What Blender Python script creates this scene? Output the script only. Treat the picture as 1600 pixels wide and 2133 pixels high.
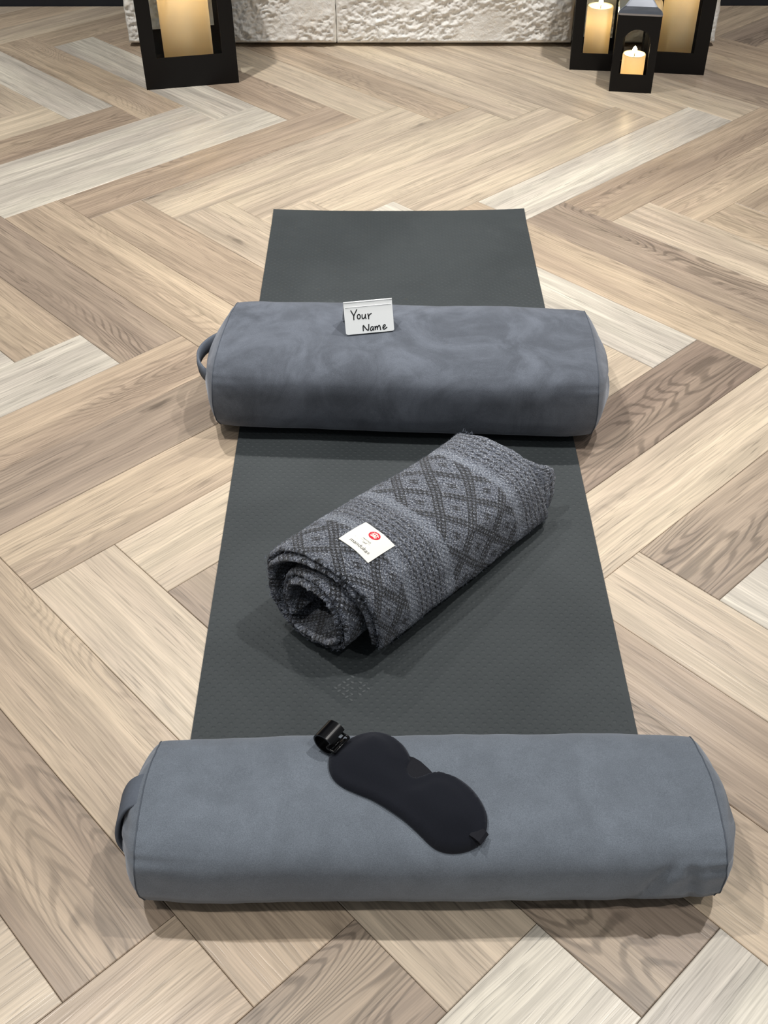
import bpy, bmesh, math, random
import numpy as np
from mathutils import Vector, Matrix, noise as mnoise

for o in list(bpy.data.objects):
    bpy.data.objects.remove(o)
SC = bpy.context.scene
COL = SC.collection
PI = math.pi

# ------------------------------------------------------------------ camera
CAM_H = 1.27
FPX = 2240.42
pit, yaw, rol = math.radians(41.1173), math.radians(-2.2079), math.radians(-0.7281)
fw = Vector((math.sin(yaw)*math.cos(pit), math.cos(yaw)*math.cos(pit), -math.sin(pit)))
rt = Vector((math.cos(yaw), -math.sin(yaw), 0)); up = rt.cross(fw)
rt2 = rt*math.cos(rol) + up*math.sin(rol); up2 = -rt*math.sin(rol) + up*math.cos(rol)
cd = bpy.data.cameras.new('camera'); cam = bpy.data.objects.new('camera', cd); COL.objects.link(cam)
cd.sensor_fit = 'HORIZONTAL'; cd.sensor_width = 36; cd.lens = FPX*36/1600
cd.clip_start = .05; cd.clip_end = 60
m = Matrix((rt2, up2, -fw)).transposed().to_4x4(); m.translation = (0, 0, CAM_H)
cam.matrix_world = m
SC.camera = cam

# ------------------------------------------------------------------ light
SC.view_settings.view_transform = 'Standard'; SC.view_settings.look = 'None'
SC.view_settings.gamma = 1; SC.view_settings.use_curve_mapping = False
SC.view_settings.exposure = 0.18
w = bpy.data.worlds.new('room_ambient'); SC.world = w; w.use_nodes = True
w.node_tree.nodes['Background'].inputs[0].default_value = (.93, .97, 1.0, 1)
w.node_tree.nodes['Background'].inputs[1].default_value = 0.19

def downlight(x, y, z, power, cone=78):
    d = bpy.data.lights.new('ceiling_downlight', 'SPOT'); d.spot_size = math.radians(cone); d.spot_blend = .55
    d.shadow_soft_size = .035; d.energy = power; d.color = (1.0, .97, .93)
    o = bpy.data.objects.new('ceiling_downlight', d); COL.objects.link(o); o.location = (x, y, z)
    return o
# a regular grid of recessed ceiling spots, all pointing straight down
for gx in (-1.0, 1.0):
    for gy, gp in ((2.9, 205), (1.4, 134), (-.1, 70)):
        downlight(gx, gy, 2.95, gp)
for gx in (-3.0, 3.0):
    for gy in (2.9, 1.4):
        downlight(gx, gy, 2.95, 120)

# ------------------------------------------------------------------ helpers
def tag(o, label=None, cat=None, group=None, kind=None):
    if label: o['label'] = label
    if cat: o['category'] = cat
    if group: o['group'] = group
    if kind: o['kind'] = kind
    return o

def link(name, me, mat=None, parent=None, smooth=False):
    o = bpy.data.objects.new(name, me); COL.objects.link(o)
    if mat is not None and not me.materials: me.materials.append(mat)
    if smooth:
        me.polygons.foreach_set('use_smooth', [True]*len(me.polygons))
    if parent: o.parent = parent
    return o

def pyd(name, v, f, mat=None, parent=None, smooth=False):
    me = bpy.data.meshes.new(name); me.from_pydata([tuple(map(float, p)) for p in v], [], f); me.update()
    return link(name, me, mat, parent, smooth)

def bmo(name, bm, mat=None, parent=None, smooth=False):
    bmesh.ops.recalc_face_normals(bm, faces=bm.faces)
    me = bpy.data.meshes.new(name); bm.to_mesh(me); bm.free()
    return link(name, me, mat, parent, smooth)

def empty(name, loc, rz=0):
    o = bpy.data.objects.new(name, None); COL.objects.link(o); o.location = loc; o.rotation_euler = (0, 0, rz)
    o.empty_display_size = .05
    return o

def box(bm, x0, x1, y0, y1, z0, z1, bev=0):
    vs = [bm.verts.new(p) for p in ((x0,y0,z0),(x1,y0,z0),(x1,y1,z0),(x0,y1,z0),(x0,y0,z1),(x1,y0,z1),(x1,y1,z1),(x0,y1,z1))]
    fs = [bm.faces.new([vs[i] for i in q]) for q in ((3,2,1,0),(4,5,6,7),(0,1,5,4),(1,2,6,5),(2,3,7,6),(3,0,4,7))]
    if bev:
        es = list({e for f in fs for e in f.edges})
        bmesh.ops.bevel(bm, geom=es, offset=bev, segments=2, affect='EDGES', profile=.6)

def tube(bm, pts, r, seg=8, closed=False, sx=1.0):
    pts = [Vector(p) for p in pts]; n = len(pts); rings = []
    prev = None
    for i, p in enumerate(pts):
        if closed: t = pts[(i+1) % n]-pts[i-1]
        else: t = pts[min(i+1, n-1)]-pts[max(i-1, 0)]
        t.normalize()
        a = Vector((0, 0, 1)) if abs(t.z) < .9 else Vector((1, 0, 0))
        if prev is not None: a = prev
        s = t.cross(a).normalized(); u = s.cross(t).normalized(); prev = u
        rr = r[i] if isinstance(r, (list, tuple)) else r
        rings.append([bm.verts.new(p+(s*math.cos(2*PI*k/seg)*sx+u*math.sin(2*PI*k/seg))*rr) for k in range(seg)])
    for i in range(n if closed else n-1):
        A, B = rings[i], rings[(i+1) % n]
        for k in range(seg):
            bm.faces.new((A[k], A[(k+1) % seg], B[(k+1) % seg], B[k]))
    if not closed:
        bm.faces.new(rings[0][::-1]); bm.faces.new(rings[-1])

def lathe(bm, prof, seg=32, center=(0, 0)):
    rings = []
    for r, z in prof:
        if r < 1e-6: rings.append([bm.verts.new((center[0], center[1], z))])
        else: rings.append([bm.verts.new((center[0]+r*math.cos(2*PI*k/seg), center[1]+r*math.sin(2*PI*k/seg), z)) for k in range(seg)])
    for A, B in zip(rings, rings[1:]):
        for k in range(seg):
            if len(A) == 1 and len(B) == 1: continue
            if len(A) == 1: bm.faces.new((A[0], B[k], B[(k+1) % seg]))
            elif len(B) == 1: bm.faces.new((A[k], A[(k+1) % seg], B[0]))
            else: bm.faces.new((A[k], A[(k+1) % seg], B[(k+1) % seg], B[k]))

def nz(x, y, z=0.0): return mnoise.noise(Vector((x, y, z)))

# ------------------------------------------------------------------ materials
class NT:
    def __init__(s, name):
        s.m = bpy.data.materials.new(name); s.m.use_nodes = True; s.t = s.m.node_tree; s.n = s.t.nodes
        s.b = s.n['Principled BSDF']
    def new(s, typ, **kw):
        n = s.n.new(typ)
        for k, v in kw.items(): setattr(n, k, v)
        return n
    def ln(s, a, b): s.t.links.new(a, b)
    def set(s, sock, v):
        if hasattr(v, 'is_linked') or isinstance(v, bpy.types.NodeSocket): s.ln(v, sock)
        else: sock.default_value = v
    def math(s, op, a, b=0.0, c=None):
        n = s.new('ShaderNodeMath', operation=op); s.set(n.inputs[0], a); s.set(n.inputs[1], b)
        if c is not None: s.set(n.inputs[2], c)
        return n.outputs[0]
    def comb(s, x, y, z=0.0):
        n = s.new('ShaderNodeCombineXYZ'); s.set(n.inputs[0], x); s.set(n.inputs[1], y); s.set(n.inputs[2], z); return n.outputs[0]
    def sep(s, v):
        n = s.new('ShaderNodeSeparateXYZ'); s.ln(v, n.inputs[0]); return n.outputs
    def noise(s, vec, scale=1.0, detail=2.0, rough=.5, dist=0.0):
        n = s.new('ShaderNodeTexNoise'); s.ln(vec, n.inputs['Vector']); n.inputs['Scale'].default_value = scale
        n.inputs['Detail'].default_value = detail; n.inputs['Roughness'].default_value = rough; n.inputs['Distortion'].default_value = dist
        return n.outputs['Fac']
    def ramp(s, v, stops):
        n = s.new('ShaderNodeValToRGB'); s.ln(v, n.inputs[0]); e = n.color_ramp.elements
        while len(e) < len(stops): e.new(.5)
        for q, (p, c) in zip(e, stops):
            q.position = p; q.color = (c, c, c, 1) if isinstance(c, (int, float)) else (*c, 1)
        return n.outputs[0]
    def smooth(s, v, a, b, lo=0.0, hi=1.0):
        n = s.new('ShaderNodeMapRange', interpolation_type='SMOOTHSTEP'); s.ln(v, n.inputs[0])
        n.inputs[1].default_value = a; n.inputs[2].default_value = b; n.inputs[3].default_value = lo; n.inputs[4].default_value = hi
        return n.outputs[0]
    def mix(s, fac, a, b, mode='MIX'):
        n = s.new('ShaderNodeMix', data_type='RGBA', blend_type=mode)
        s.set(n.inputs[0], fac); s.set(n.inputs[6], a if not isinstance(a, tuple) else (*a, 1)[:4]); s.set(n.inputs[7], b if not isinstance(b, tuple) else (*b, 1)[:4])
        return n.outputs[2]
    def bump(s, h, strength=.3, dist=.002):
        n = s.new('ShaderNodeBump'); s.ln(h, n.inputs['Height']); n.inputs['Strength'].default_value = strength; n.inputs['Distance'].default_value = dist
        s.ln(n.outputs[0], s.b.inputs['Normal'])
    def obj(s): return s.new('ShaderNodeTexCoord').outputs['Object']
    def uv(s): return s.new('ShaderNodeTexCoord').outputs['UV']

def srgb(r, g, b):
    return tuple(((c/255+.055)/1.055)**2.4 if c > 10 else c/255/12.92 for c in (r, g, b))

def plain(name, col, rough=.5, metal=0.0, spec=.5, var=.08, scale=40, bump=0.0):
    t = NT(name); n = t.noise(t.obj(), scale, 3)
    c = t.mix(n, tuple(x*(1-var) for x in col), tuple(x*(1+var) for x in col))
    t.ln(c, t.b.inputs['Base Color']); t.b.inputs['Roughness'].default_value = rough; t.b.inputs['Metallic'].default_value = metal
    t.b.inputs['Specular IOR Level'].default_value = spec
    if bump: t.bump(n, bump, .001)
    return t.m

def mat_wood():
    t = NT('oak_plank')
    oi = t.new('ShaderNodeObjectInfo'); rnd = oi.outputs['Random']; tone = oi.outputs['Color']; fig = oi.outputs['Alpha']
    x, y, z = t.sep(t.obj())
    ox = t.math('MULTIPLY', rnd, 57.0); oy = t.math('MULTIPLY', rnd, 131.0)
    x1 = t.math('ADD', x, ox)
    def nn(sx, sy, d=2.0, r=.5, yy=None, zo=0.0):
        return t.noise(t.comb(t.math('MULTIPLY', x1, sx), t.math('MULTIPLY', y if yy is None else yy, sy), t.math('ADD', oy, zo)), 1, d, r)
    wv = nn(2.6, 9.0, 2)
    yw = t.math('MULTIPLY_ADD', t.math('SUBTRACT', wv, .5), .022, y)
    # growth ring contours that open into cathedral arches
    body = nn(1.15, 6.5, 1.6, .5)
    body2 = t.math('MULTIPLY_ADD', nn(9.0, 60.0, 2, .5), .022, body)
    ring = t.math('SINE', t.math('MULTIPLY', body2, 2*PI*46))
    ringl = t.smooth(ring, .0, 1.0)
    rmask = t.math('MULTIPLY', t.smooth(nn(1.7, 8.0, 1, .5, None, 9.0), .45, .60), fig)
    pore = t.smooth(nn(12.0, 330.0, 2, .55, yw), .30, .47, 1.0, 0.0)
    pmask = t.smooth(nn(2.2, 30.0, 2, .5, yw, 5.0), .36, .60, .25, 1.0)
    fine = nn(7.0, 300.0, 3, .6, yw, 2.0)
    mid = nn(1.8, 48.0, 3, .6, yw)
    big = nn(1.3, 11.0, 2, .5, yw, 3.0)
    vo = t.new('ShaderNodeTexVoronoi'); t.ln(t.comb(t.math('MULTIPLY', x1, 2.3), t.math('MULTIPLY', yw, 10.0), oy), vo.inputs['Vector']); vo.inputs['Scale'].default_value = 1
    kd = t.math('ADD', vo.outputs['Distance'], t.math('MULTIPLY', t.math('SUBTRACT', nn(40.0, 120.0, 3), .5), .12))
    knot = t.smooth(kd, .02, .13, 1.0, 0.0)
    halo = t.smooth(kd, .08, .45, 1.0, 0.0)
    kmask = t.smooth(t.sep(vo.outputs['Color'])[0], .72, .75)
    f = t.smooth(fine, .32, .68, .84, 1.08)
    f = t.math('MULTIPLY', f, t.math('SUBTRACT', 1.0, t.math('MULTIPLY', t.math('MULTIPLY', pore, pmask), .36)))
    f = t.math('MULTIPLY', f, t.smooth(mid, .3, .7, .80, 1.10))
    f = t.math('MULTIPLY', f, t.smooth(big, .3, .7, .86, 1.10))
    f = t.math('MULTIPLY', f, t.math('SUBTRACT', 1.0, t.math('MULTIPLY', t.math('MULTIPLY', ringl, rmask), .36)))
    f = t.math('MULTIPLY', f, t.math('SUBTRACT', 1.0, t.math('MULTIPLY', t.math('MULTIPLY', knot, kmask), .55)))
    f = t.math('MULTIPLY', f, t.math('SUBTRACT', 1.0, t.math('MULTIPLY', t.math('MULTIPLY', halo, kmask), .14)))
    v = t.new('ShaderNodeVectorMath', operation='SCALE'); t.ln(tone, v.inputs[0]); t.ln(f, v.inputs['Scale'])
    warm = t.mix(t.smooth(big, .35, .7), (1.0, .98, .975), (1.0, 1.0, .97))
    c = t.mix(1.0, v.outputs[0], warm, 'MULTIPLY')
    t.ln(c, t.b.inputs['Base Color'])
    t.ln(t.smooth(fine, .3, .7, .38, .28), t.b.inputs['Roughness'])
    t.b.inputs['Specular IOR Level'].default_value = .45
    t.bump(t.math('SUBTRACT', fine, pore), .12, .0006)
    return t.m

def mat_velvet(name, col, mott=.16):
    t = NT(name); co = t.obj()
    big = t.noise(co, 8, 5, .62, 1.4); sm = t.noise(co, 34, 4, .65); fib = t.noise(co, 900, 2)
    f = t.math('ADD', t.smooth(big, .32, .70, 1-mott, 1+mott), t.smooth(sm, .3, .7, -.055, .055))
    f = t.math('MULTIPLY', f, t.smooth(fib, .3, .7, .86, 1.14))
    v = t.new('ShaderNodeVectorMath', operation='SCALE'); v.inputs[0].default_value = col; t.ln(f, v.inputs['Scale'])
    t.ln(v.outputs[0], t.b.inputs['Base Color'])
    t.b.inputs['Roughness'].default_value = .9; t.b.inputs['Specular IOR Level'].default_value = .15
    t.b.inputs['Sheen Weight'].default_value = .35; t.b.inputs['Sheen Roughness'].default_value = .45
    t.b.inputs['Sheen Tint'].default_value = (.85, .9, 1, 1)
    t.bump(fib, .25, .0008)
    return t.m

def mat_blanket():
    t = NT('woven_blanket'); u, v, _ = t.sep(t.uv())     # u: metres round the roll, v: metres along it
    co = t.comb(u, v)
    # dark figure threads: every stitch is a small cell, figures are cell patterns
    cell = .0050
    cu = t.math('DIVIDE', u, cell); cv = t.math('DIVIDE', v, cell)
    def wrap01(x, per):
        return t.math('ABSOLUTE', t.math('SUBTRACT', t.math('FRACT', t.math('DIVIDE', x, per)), .5))   # 0..0.5
    fu = wrap01(u, .080); fv = wrap01(v, .080)
    dsum = t.math('ADD', fu, fv)                               # diamond distance, 0..1
    d1 = t.math('ABSOLUTE', t.math('SUBTRACT', dsum, .5))
    edge = t.smooth(d1, .135, .15, 1.0, 0.0)                    # wide diamond outlines
    core = t.smooth(dsum, .10, .12, 1.0, 0.0); core2 = t.smooth(t.math('SUBTRACT', 1.0, dsum), .10, .12, 1.0, 0.0)
    fig = t.math('MAXIMUM', edge, t.math('MAXIMUM', core, core2))
    chk = t.math('MULTIPLY', t.math('SINE', t.math('MULTIPLY', cu, PI)), t.math('SINE', t.math('MULTIPLY', cv, PI)))
    dots = t.smooth(chk, -.30, .05, .12, 1.0)
    figd = t.math('MULTIPLY', fig, dots)
    # bands along the blanket
    def band(a, b):
        return t.math('MULTIPLY', t.smooth(v, a-.003, a+.003), t.smooth(v, b-.003, b+.003, 1.0, 0.0))
    wob = t.noise(co, 40, 1)
    dia = t.math('MAXIMUM', band(-.1, .095), band(.212, .385))
    rows = t.math('MAXIMUM', band(.118, .19), band(.405, .8))
    light = t.math('MAXIMUM', t.math('MAXIMUM', band(.095, .116), band(.190, .213)), band(.385, .405))
    rl = t.smooth(t.math('SINE', t.math('MULTIPLY', v, 2*PI/.0125)), .25, .75)
    rdash = t.smooth(t.math('SINE', t.math('MULTIPLY', u, 2*PI/.012)), -.7, .1, .25, .8)
    dark = t.math('ADD', t.math('MULTIPLY', dia, figd), t.math('MULTIPLY', t.math('MULTIPLY', rows, rl), rdash))
    marl = t.noise(t.comb(t.math('MULTIPLY', u, 520), t.math('MULTIPLY', v, 300)), 1, 3, .75)
    speck = t.noise(t.comb(t.math('MULTIPLY', u, 300), t.math('MULTIPLY', v, 300), 7.0), 1, 1)
    base = t.ramp(marl, [(.36, srgb(19, 21, 27)), (.45, srgb(66, 71, 83)), (.54, srgb(118, 125, 139)), (.65, srgb(208, 214, 224))])
    bl = t.ramp(marl, [(.36, srgb(58, 63, 74)), (.5, srgb(122, 130, 144)), (.64, srgb(196, 202, 212))])
    dk = t.ramp(marl, [(.36, srgb(9, 10, 13)), (.64, srgb(44, 48, 56))])
    c = t.mix(light, base, bl)
    c = t.mix(t.math('MULTIPLY', dark, .96), c, dk)
    c = t.mix(t.smooth(speck, .70, .73), c, (.62, .64, .67))
    t.ln(c, t.b.inputs['Base Color']); t.b.inputs['Roughness'].default_value = .95; t.b.inputs['Specular IOR Level'].default_value = .08
    t.b.inputs['Sheen Weight'].default_value = .25
    rib = t.math('ADD', t.math('MULTIPLY', chk, .5), t.math('MULTIPLY', marl, 1.4))
    rib = t.math('SUBTRACT', rib, t.math('MULTIPLY', dark, .8))
    t.bump(rib, 1.0, .003)
    return t.m

def mat_stone():
    t = NT('split_face_stone'); co = t.obj()
    n = t.noise(co, 7, 4, .6); n2 = t.noise(co, 110, 5, .7); n3 = t.noise(co, 3, 2)
    c = t.mix(t.smooth(n, .35, .7), srgb(250, 249, 245), srgb(240, 236, 228))
    c = t.mix(t.smooth(n3, .55, .75, 0, .35), c, srgb(214, 196, 168))
    t.ln(c, t.b.inputs['Base Color']); t.b.inputs['Roughness'].default_value = .9; t.b.inputs['Specular IOR Level'].default_value = .2
    t.bump(n2, .8, .004)
    return t.m

def mat_wax():
    t = NT('ivory_wax'); co = t.obj(); n = t.noise(co, 25, 2)
    c = t.mix(n, (.90, .86, .74), (.92, .89, .78))
    out = t.n['Material Output']
    tr = t.new('ShaderNodeBsdfTranslucent'); t.ln(c, tr.inputs[0])
    t.ln(c, t.b.inputs['Base Color']); t.b.inputs['Roughness'].default_value = .5; t.b.inputs['Specular IOR Level'].default_value = .3
    mx = t.new('ShaderNodeMixShader'); mx.inputs[0].default_value = .4
    t.ln(t.b.outputs[0], mx.inputs[1]); t.ln(tr.outputs[0], mx.inputs[2]); t.ln(mx.outputs[0], out.inputs[0])
    return t.m

def mat_glass():
    t = NT('clear_pane_glass'); out = t.n['Material Output']
    tr = t.new('ShaderNodeBsdfTransparent'); gl = t.new('ShaderNodeBsdfGlossy'); gl.inputs['Roughness'].default_value = .02
    n = t.noise(t.obj(), 3, 1); c = t.mix(n, (.95, .97, .97), (.97, .98, .98)); t.ln(c, tr.inputs[0])
    fr = t.new('ShaderNodeFresnel'); fr.inputs[0].default_value = 1.45
    mx = t.new('ShaderNodeMixShader'); t.ln(t.math('MULTIPLY', fr.outputs[0], .15), mx.inputs[0]); t.ln(tr.outputs[0], mx.inputs[1]); t.ln(gl.outputs[0], mx.inputs[2])
    t.ln(mx.outputs[0], out.inputs[0])
    return t.m

def mat_emit(name, col, k):
    t = NT(name); n = t.noise(t.obj(), 30, 1)
    c = t.mix(n, tuple(x*.95 for x in col), col); t.ln(c, t.b.inputs['Emission Color']); t.b.inputs['Emission Strength'].default_value = k
    t.b.inputs['Base Color'].default_value = (*col, 1)
    return t.m

def mat_mat():
    t = NT('charcoal_rubber'); co = t.obj(); x, y, z = t.sep(co)
    n = t.noise(co, 3.2, 4, .6, .4); n2 = t.noise(co, 700, 2); sm = t.noise(co, 14, 4, .6)
    c = t.mix(t.smooth(n, .3, .7), srgb(50, 55, 57), srgb(59, 64, 66))
    scuff = t.math('MULTIPLY', t.smooth(sm, .60, .72), t.smooth(n, .55, .66))
    c = t.mix(t.math('MULTIPLY', scuff, .35), c, srgb(84, 90, 90))
    c = t.mix(t.smooth(n2, .3, .7, 0, .25), c, srgb(42, 46, 48))
    t.ln(c, t.b.inputs['Base Color']); t.b.inputs['Roughness'].default_value = .62; t.b.inputs['Specular IOR Level'].default_value = .3
    t.bump(n2, .2, .0006)
    return t.m

M = dict(
    wood=mat_wood(), gap=plain('grout_subfloor', srgb(120, 110, 100), .9),  # gap: grout-coloured subfloor showing between the planks
    velvet1=mat_velvet('steel_grey_velvet', srgb(90, 95, 104), .24), velvet2=mat_velvet('mid_grey_velvet', srgb(103, 110, 119), .07),
    piping=plain('grey_velvet_piping', srgb(86, 92, 101), .9, spec=.1),
    strap=plain('grey_velvet_strap', srgb(94, 100, 110), .9, spec=.1, var=.15, scale=300),
    blanket=mat_blanket(), stone=mat_stone(), wax=mat_wax(), glass=mat_glass(), rubber=mat_mat(),
    flame=mat_emit('led_flame', (1.0, .80, .46), 110.0),
    black=plain('black_powder_coated_metal', srgb(9, 8, 9), .42, spec=.28, var=.2, scale=300),
    roofmetal=plain('black_gloss_metal', srgb(165, 168, 176), .24, metal=1.0, var=.05),
    navy=plain('dark_navy_wall_paint', srgb(22, 25, 34), .6),
    card=plain('white_plastic_card', srgb(248, 251, 251), .25, var=.01), ink=plain('black_marker_ink', srgb(22, 24, 27), .5),
    label=plain('cream_cotton_label', srgb(240, 238, 228), .8, var=.03, scale=500, bump=.1), red=plain('red_label_print', srgb(214, 30, 52), .6),
    print=plain('dark_grey_label_print', srgb(62, 62, 64), .7), printl=plain('light_grey_label_print', srgb(150, 150, 148), .7),
    mask=plain('black_foam_fabric', srgb(22, 24, 31), .85, spec=.12, var=.22, scale=900, bump=.15),
    band=plain('black_elastic_strap', srgb(24, 25, 31), .8, spec=.2, var=.2, scale=600),
    gloss=plain('black_gloss_plastic', srgb(8, 8, 10), .22, spec=.35), wick=plain('charred_wick', srgb(40, 30, 22), .9),
    dark=plain('dark_plinth', srgb(20, 19, 18), .9),
)

_mb = M['mask'].node_tree.nodes['Principled BSDF']; _mb.inputs['Sheen Weight'].default_value = .10; _mb.inputs['Sheen Tint'].default_value = (.8, .85, 1, 1)

# ------------------------------------------------------------------ floor
PW = .12644*CAM_H; PLEN = 6*PW; PA = PW*math.sqrt(2)
GX, GY = -.590843*CAM_H, 2.679974*CAM_H
WALL_Y = 4.452
bm = bmesh.new(); box(bm, -3.4, 3.4, -1.6, WALL_Y, -.06, -.0045)
floor = bmo('floor', bm, M['gap']); tag(floor, 'herringbone oak plank floor in mixed beige and taupe', kind='structure')

def plank_mesh(name):
    hl, hw, c, g = PLEN/2-.0004, PW/2-.0004, .0010, -.009
    bm = bmesh.new()
    lo = [bm.verts.new((sx*hl, sy*hw, g)) for sx, sy in ((-1,-1),(1,-1),(1,1),(-1,1))]
    mi = [bm.verts.new((sx*hl, sy*hw, -c)) for sx, sy in ((-1,-1),(1,-1),(1,1),(-1,1))]
    hi = [bm.verts.new((sx*(hl-c), sy*(hw-c), 0)) for sx, sy in ((-1,-1),(1,-1),(1,1),(-1,1))]
    bm.faces.new(hi); bm.faces.new(lo[::-1])
    for A, B in ((lo, mi), (mi, hi)):
        for k in range(4): bm.faces.new((A[k], A[(k+1) % 4], B[(k+1) % 4], B[k]))
    me = bpy.data.meshes.new(name); bm.to_mesh(me); bm.free(); me.materials.append(M['wood'])
    return me
PLANK = plank_mesh('plank')
TONES = {'p': srgb(204, 197, 185), 'l': srgb(199, 184, 164), 'b': srgb(188, 170, 149), 't': srgb(175, 157, 138), 'g': srgb(166, 150, 134), 'd': srgb(146, 130, 117)}
FIG = {'p': .15, 'l': .2, 'b': .45, 't': .7, 'g': 1.0, 'd': 1.0}
def ground(px, py):
    d = fw + rt2*((px-800)/FPX) - up2*((py-1066.5)/FPX); k = -CAM_H/d.z
    return Vector((0, 0, CAM_H))+d*k
# tone of each plank, keyed to the plank lying at that spot of the floor
SPOT = [(ground(x, y), c) for x, y, c in (
    (100,350,'p'),(50,290,'t'),(250,385,'t'),(440,350,'l'),(620,330,'l'),(930,290,'d'),(1060,270,'l'),(1180,290,'l'),(1290,300,'p'),(1330,360,'t'),(1480,350,'t'),(1570,400,'b'),
    (700,370,'l'),(40,560,'g'),(150,480,'b'),(300,520,'b'),(470,470,'l'),(1200,530,'b'),(1290,650,'p'),(1350,490,'d'),(1500,480,'l'),(130,640,'g'),(1150,620,'p'),(1330,600,'b'),(1560,620,'g'),
    (100,770,'p'),(200,800,'t'),(150,910,'l'),(200,1010,'g'),(420,1080,'l'),(1450,800,'d'),(1480,900,'l'),(1420,1080,'g'),(1310,760,'l'),(1590,1200,'p'),(1500,980,'l'),
    (220,1210,'b'),(60,1350,'b'),(340,1330,'l'),(100,1600,'t'),(1420,1260,'l'),(1500,1400,'g'),(1560,1680,'l'),(1400,1440,'t'),(180,1400,'b'),(20,1230,'t'),
    (60,2030,'l'),(450,2040,'b'),(700,2050,'g'),(1080,2050,'p'),(1500,2050,'p'),(550,1950,'b'),(830,1980,'b'),(1230,1960,'g'),(1570,1950,'b'),(60,1850,'t'),
    (200,160,'b'),(130,200,'p'),(620,130,'g'),(560,170,'b'),(770,130,'l'),(850,190,'b'),(1000,170,'t'),(700,190,'l'),(1100,190,'l'),(1500,170,'g'),(60,30,'b'),(150,60,'b'),(180,80,'p'))]
rng = random.Random(11)
RNDT = 'llbbbttgp'
def clip_poly(poly, ymax):
    out = []
    for i, p in enumerate(poly):
        q = poly[(i+1) % len(poly)]
        a, b = p[1] <= ymax, q[1] <= ymax
        if a: out.append(p)
        if a != b:
            k = (ymax-p[1])/(q[1]-p[1]); out.append((p[0]+(q[0]-p[0])*k, ymax))
    return out
np_ = 0
for r in range(-4, 7):
    y0 = GY - r*3*PA
    slash = (r % 2 == 0)
    for i in range(-16, 24):
        ux = GX + (i + 0)*PA
        if slash:      # end edge from U to the lower vertex on its right, running down-left
            ex, ey, dx, dy, ang = .25*PA, -.25*PA, -1.5*PA, -1.5*PA, PI/4
        else:
            ex, ey, dx, dy, ang = -.25*PA, -.25*PA, 1.5*PA, -1.5*PA, -PI/4
        cx, cy = ux+ex+dx, y0+ey+dy
        if not (-2.45 < cx < 2.45 and .05 < cy < WALL_Y+.3): continue
        ca, sa = math.cos(ang), math.sin(ang)
        cor = [(cx+sx*PLEN/2*ca-sy*PW/2*sa, cy+sx*PLEN/2*sa+sy*PW/2*ca) for sx, sy in ((-1,-1),(1,-1),(1,1),(-1,1))]
        if min(p[1] for p in cor) > WALL_Y-.02: continue
        if max(p[1] for p in cor) > WALL_Y-.002:
            pl = [((X-cx)*ca+(Y-cy)*sa, -(X-cx)*sa+(Y-cy)*ca) for X, Y in clip_poly(cor, WALL_Y-.002)]
            mx, my = sum(p[0] for p in pl)/len(pl), sum(p[1] for p in pl)/len(pl)
            n = len(pl); sc = lambda p, e: (p[0]+(mx-p[0])*e, p[1]+(my-p[1])*e)
            v = [(*sc(p, .004), -.009) for p in pl]+[(*sc(p, .004), -.0013) for p in pl]+[(*sc(p, .012), 0) for p in pl]
            f = [tuple(range(2*n, 3*n)), tuple(range(n-1, -1, -1))]+[(k+j*n, (k+1) % n+j*n, (k+1) % n+(j+1)*n, k+(j+1)*n) for j in (0, 1) for k in range(n)]
            me = bpy.data.meshes.new('plank'); me.from_pydata(v, [], f); me.materials.append(M['wood'])
        else: me = PLANK
        o = bpy.data.objects.new('plank', me); COL.objects.link(o); o.parent = floor
        o.location = (cx, cy, rng.uniform(-.0002, .0002)); o.rotation_euler = (0, 0, ang + (PI if rng.random() < .5 and me is PLANK else 0))
        key = rng.choice(RNDT); bd = 9
        for g, c in SPOT:
            lx, ly = (g.x-cx)*ca+(g.y-cy)*sa, -(g.x-cx)*sa+(g.y-cy)*ca
            if abs(lx) < PLEN/2 and abs(ly) < PW/2 and abs(ly) < bd: key = c; bd = abs(ly)
        k = rng.uniform(.96, 1.04)
        o.color = (*[q*k for q in TONES[key]], FIG[key])
        np_ += 1

# ------------------------------------------------------------------ back wall and stone hearth
bm = bmesh.new(); box(bm, -3.4, 3.4, WALL_Y, WALL_Y+.1, -.0045, 2.7)
wall = bmo('wall_back', bm, M['navy']); tag(wall, 'dark navy wall behind the stone hearth', kind='structure')

hearth = empty('wall_hearth', (0, 3.97, 0)); tag(hearth, 'rough split face white stone chimney breast standing behind the lanterns', kind='structure')
bm = bmesh.new(); box(bm, -1.0, .985, .04, .478, 0, .62)
bmo('plinth', bm, M['dark'], hearth)

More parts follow.
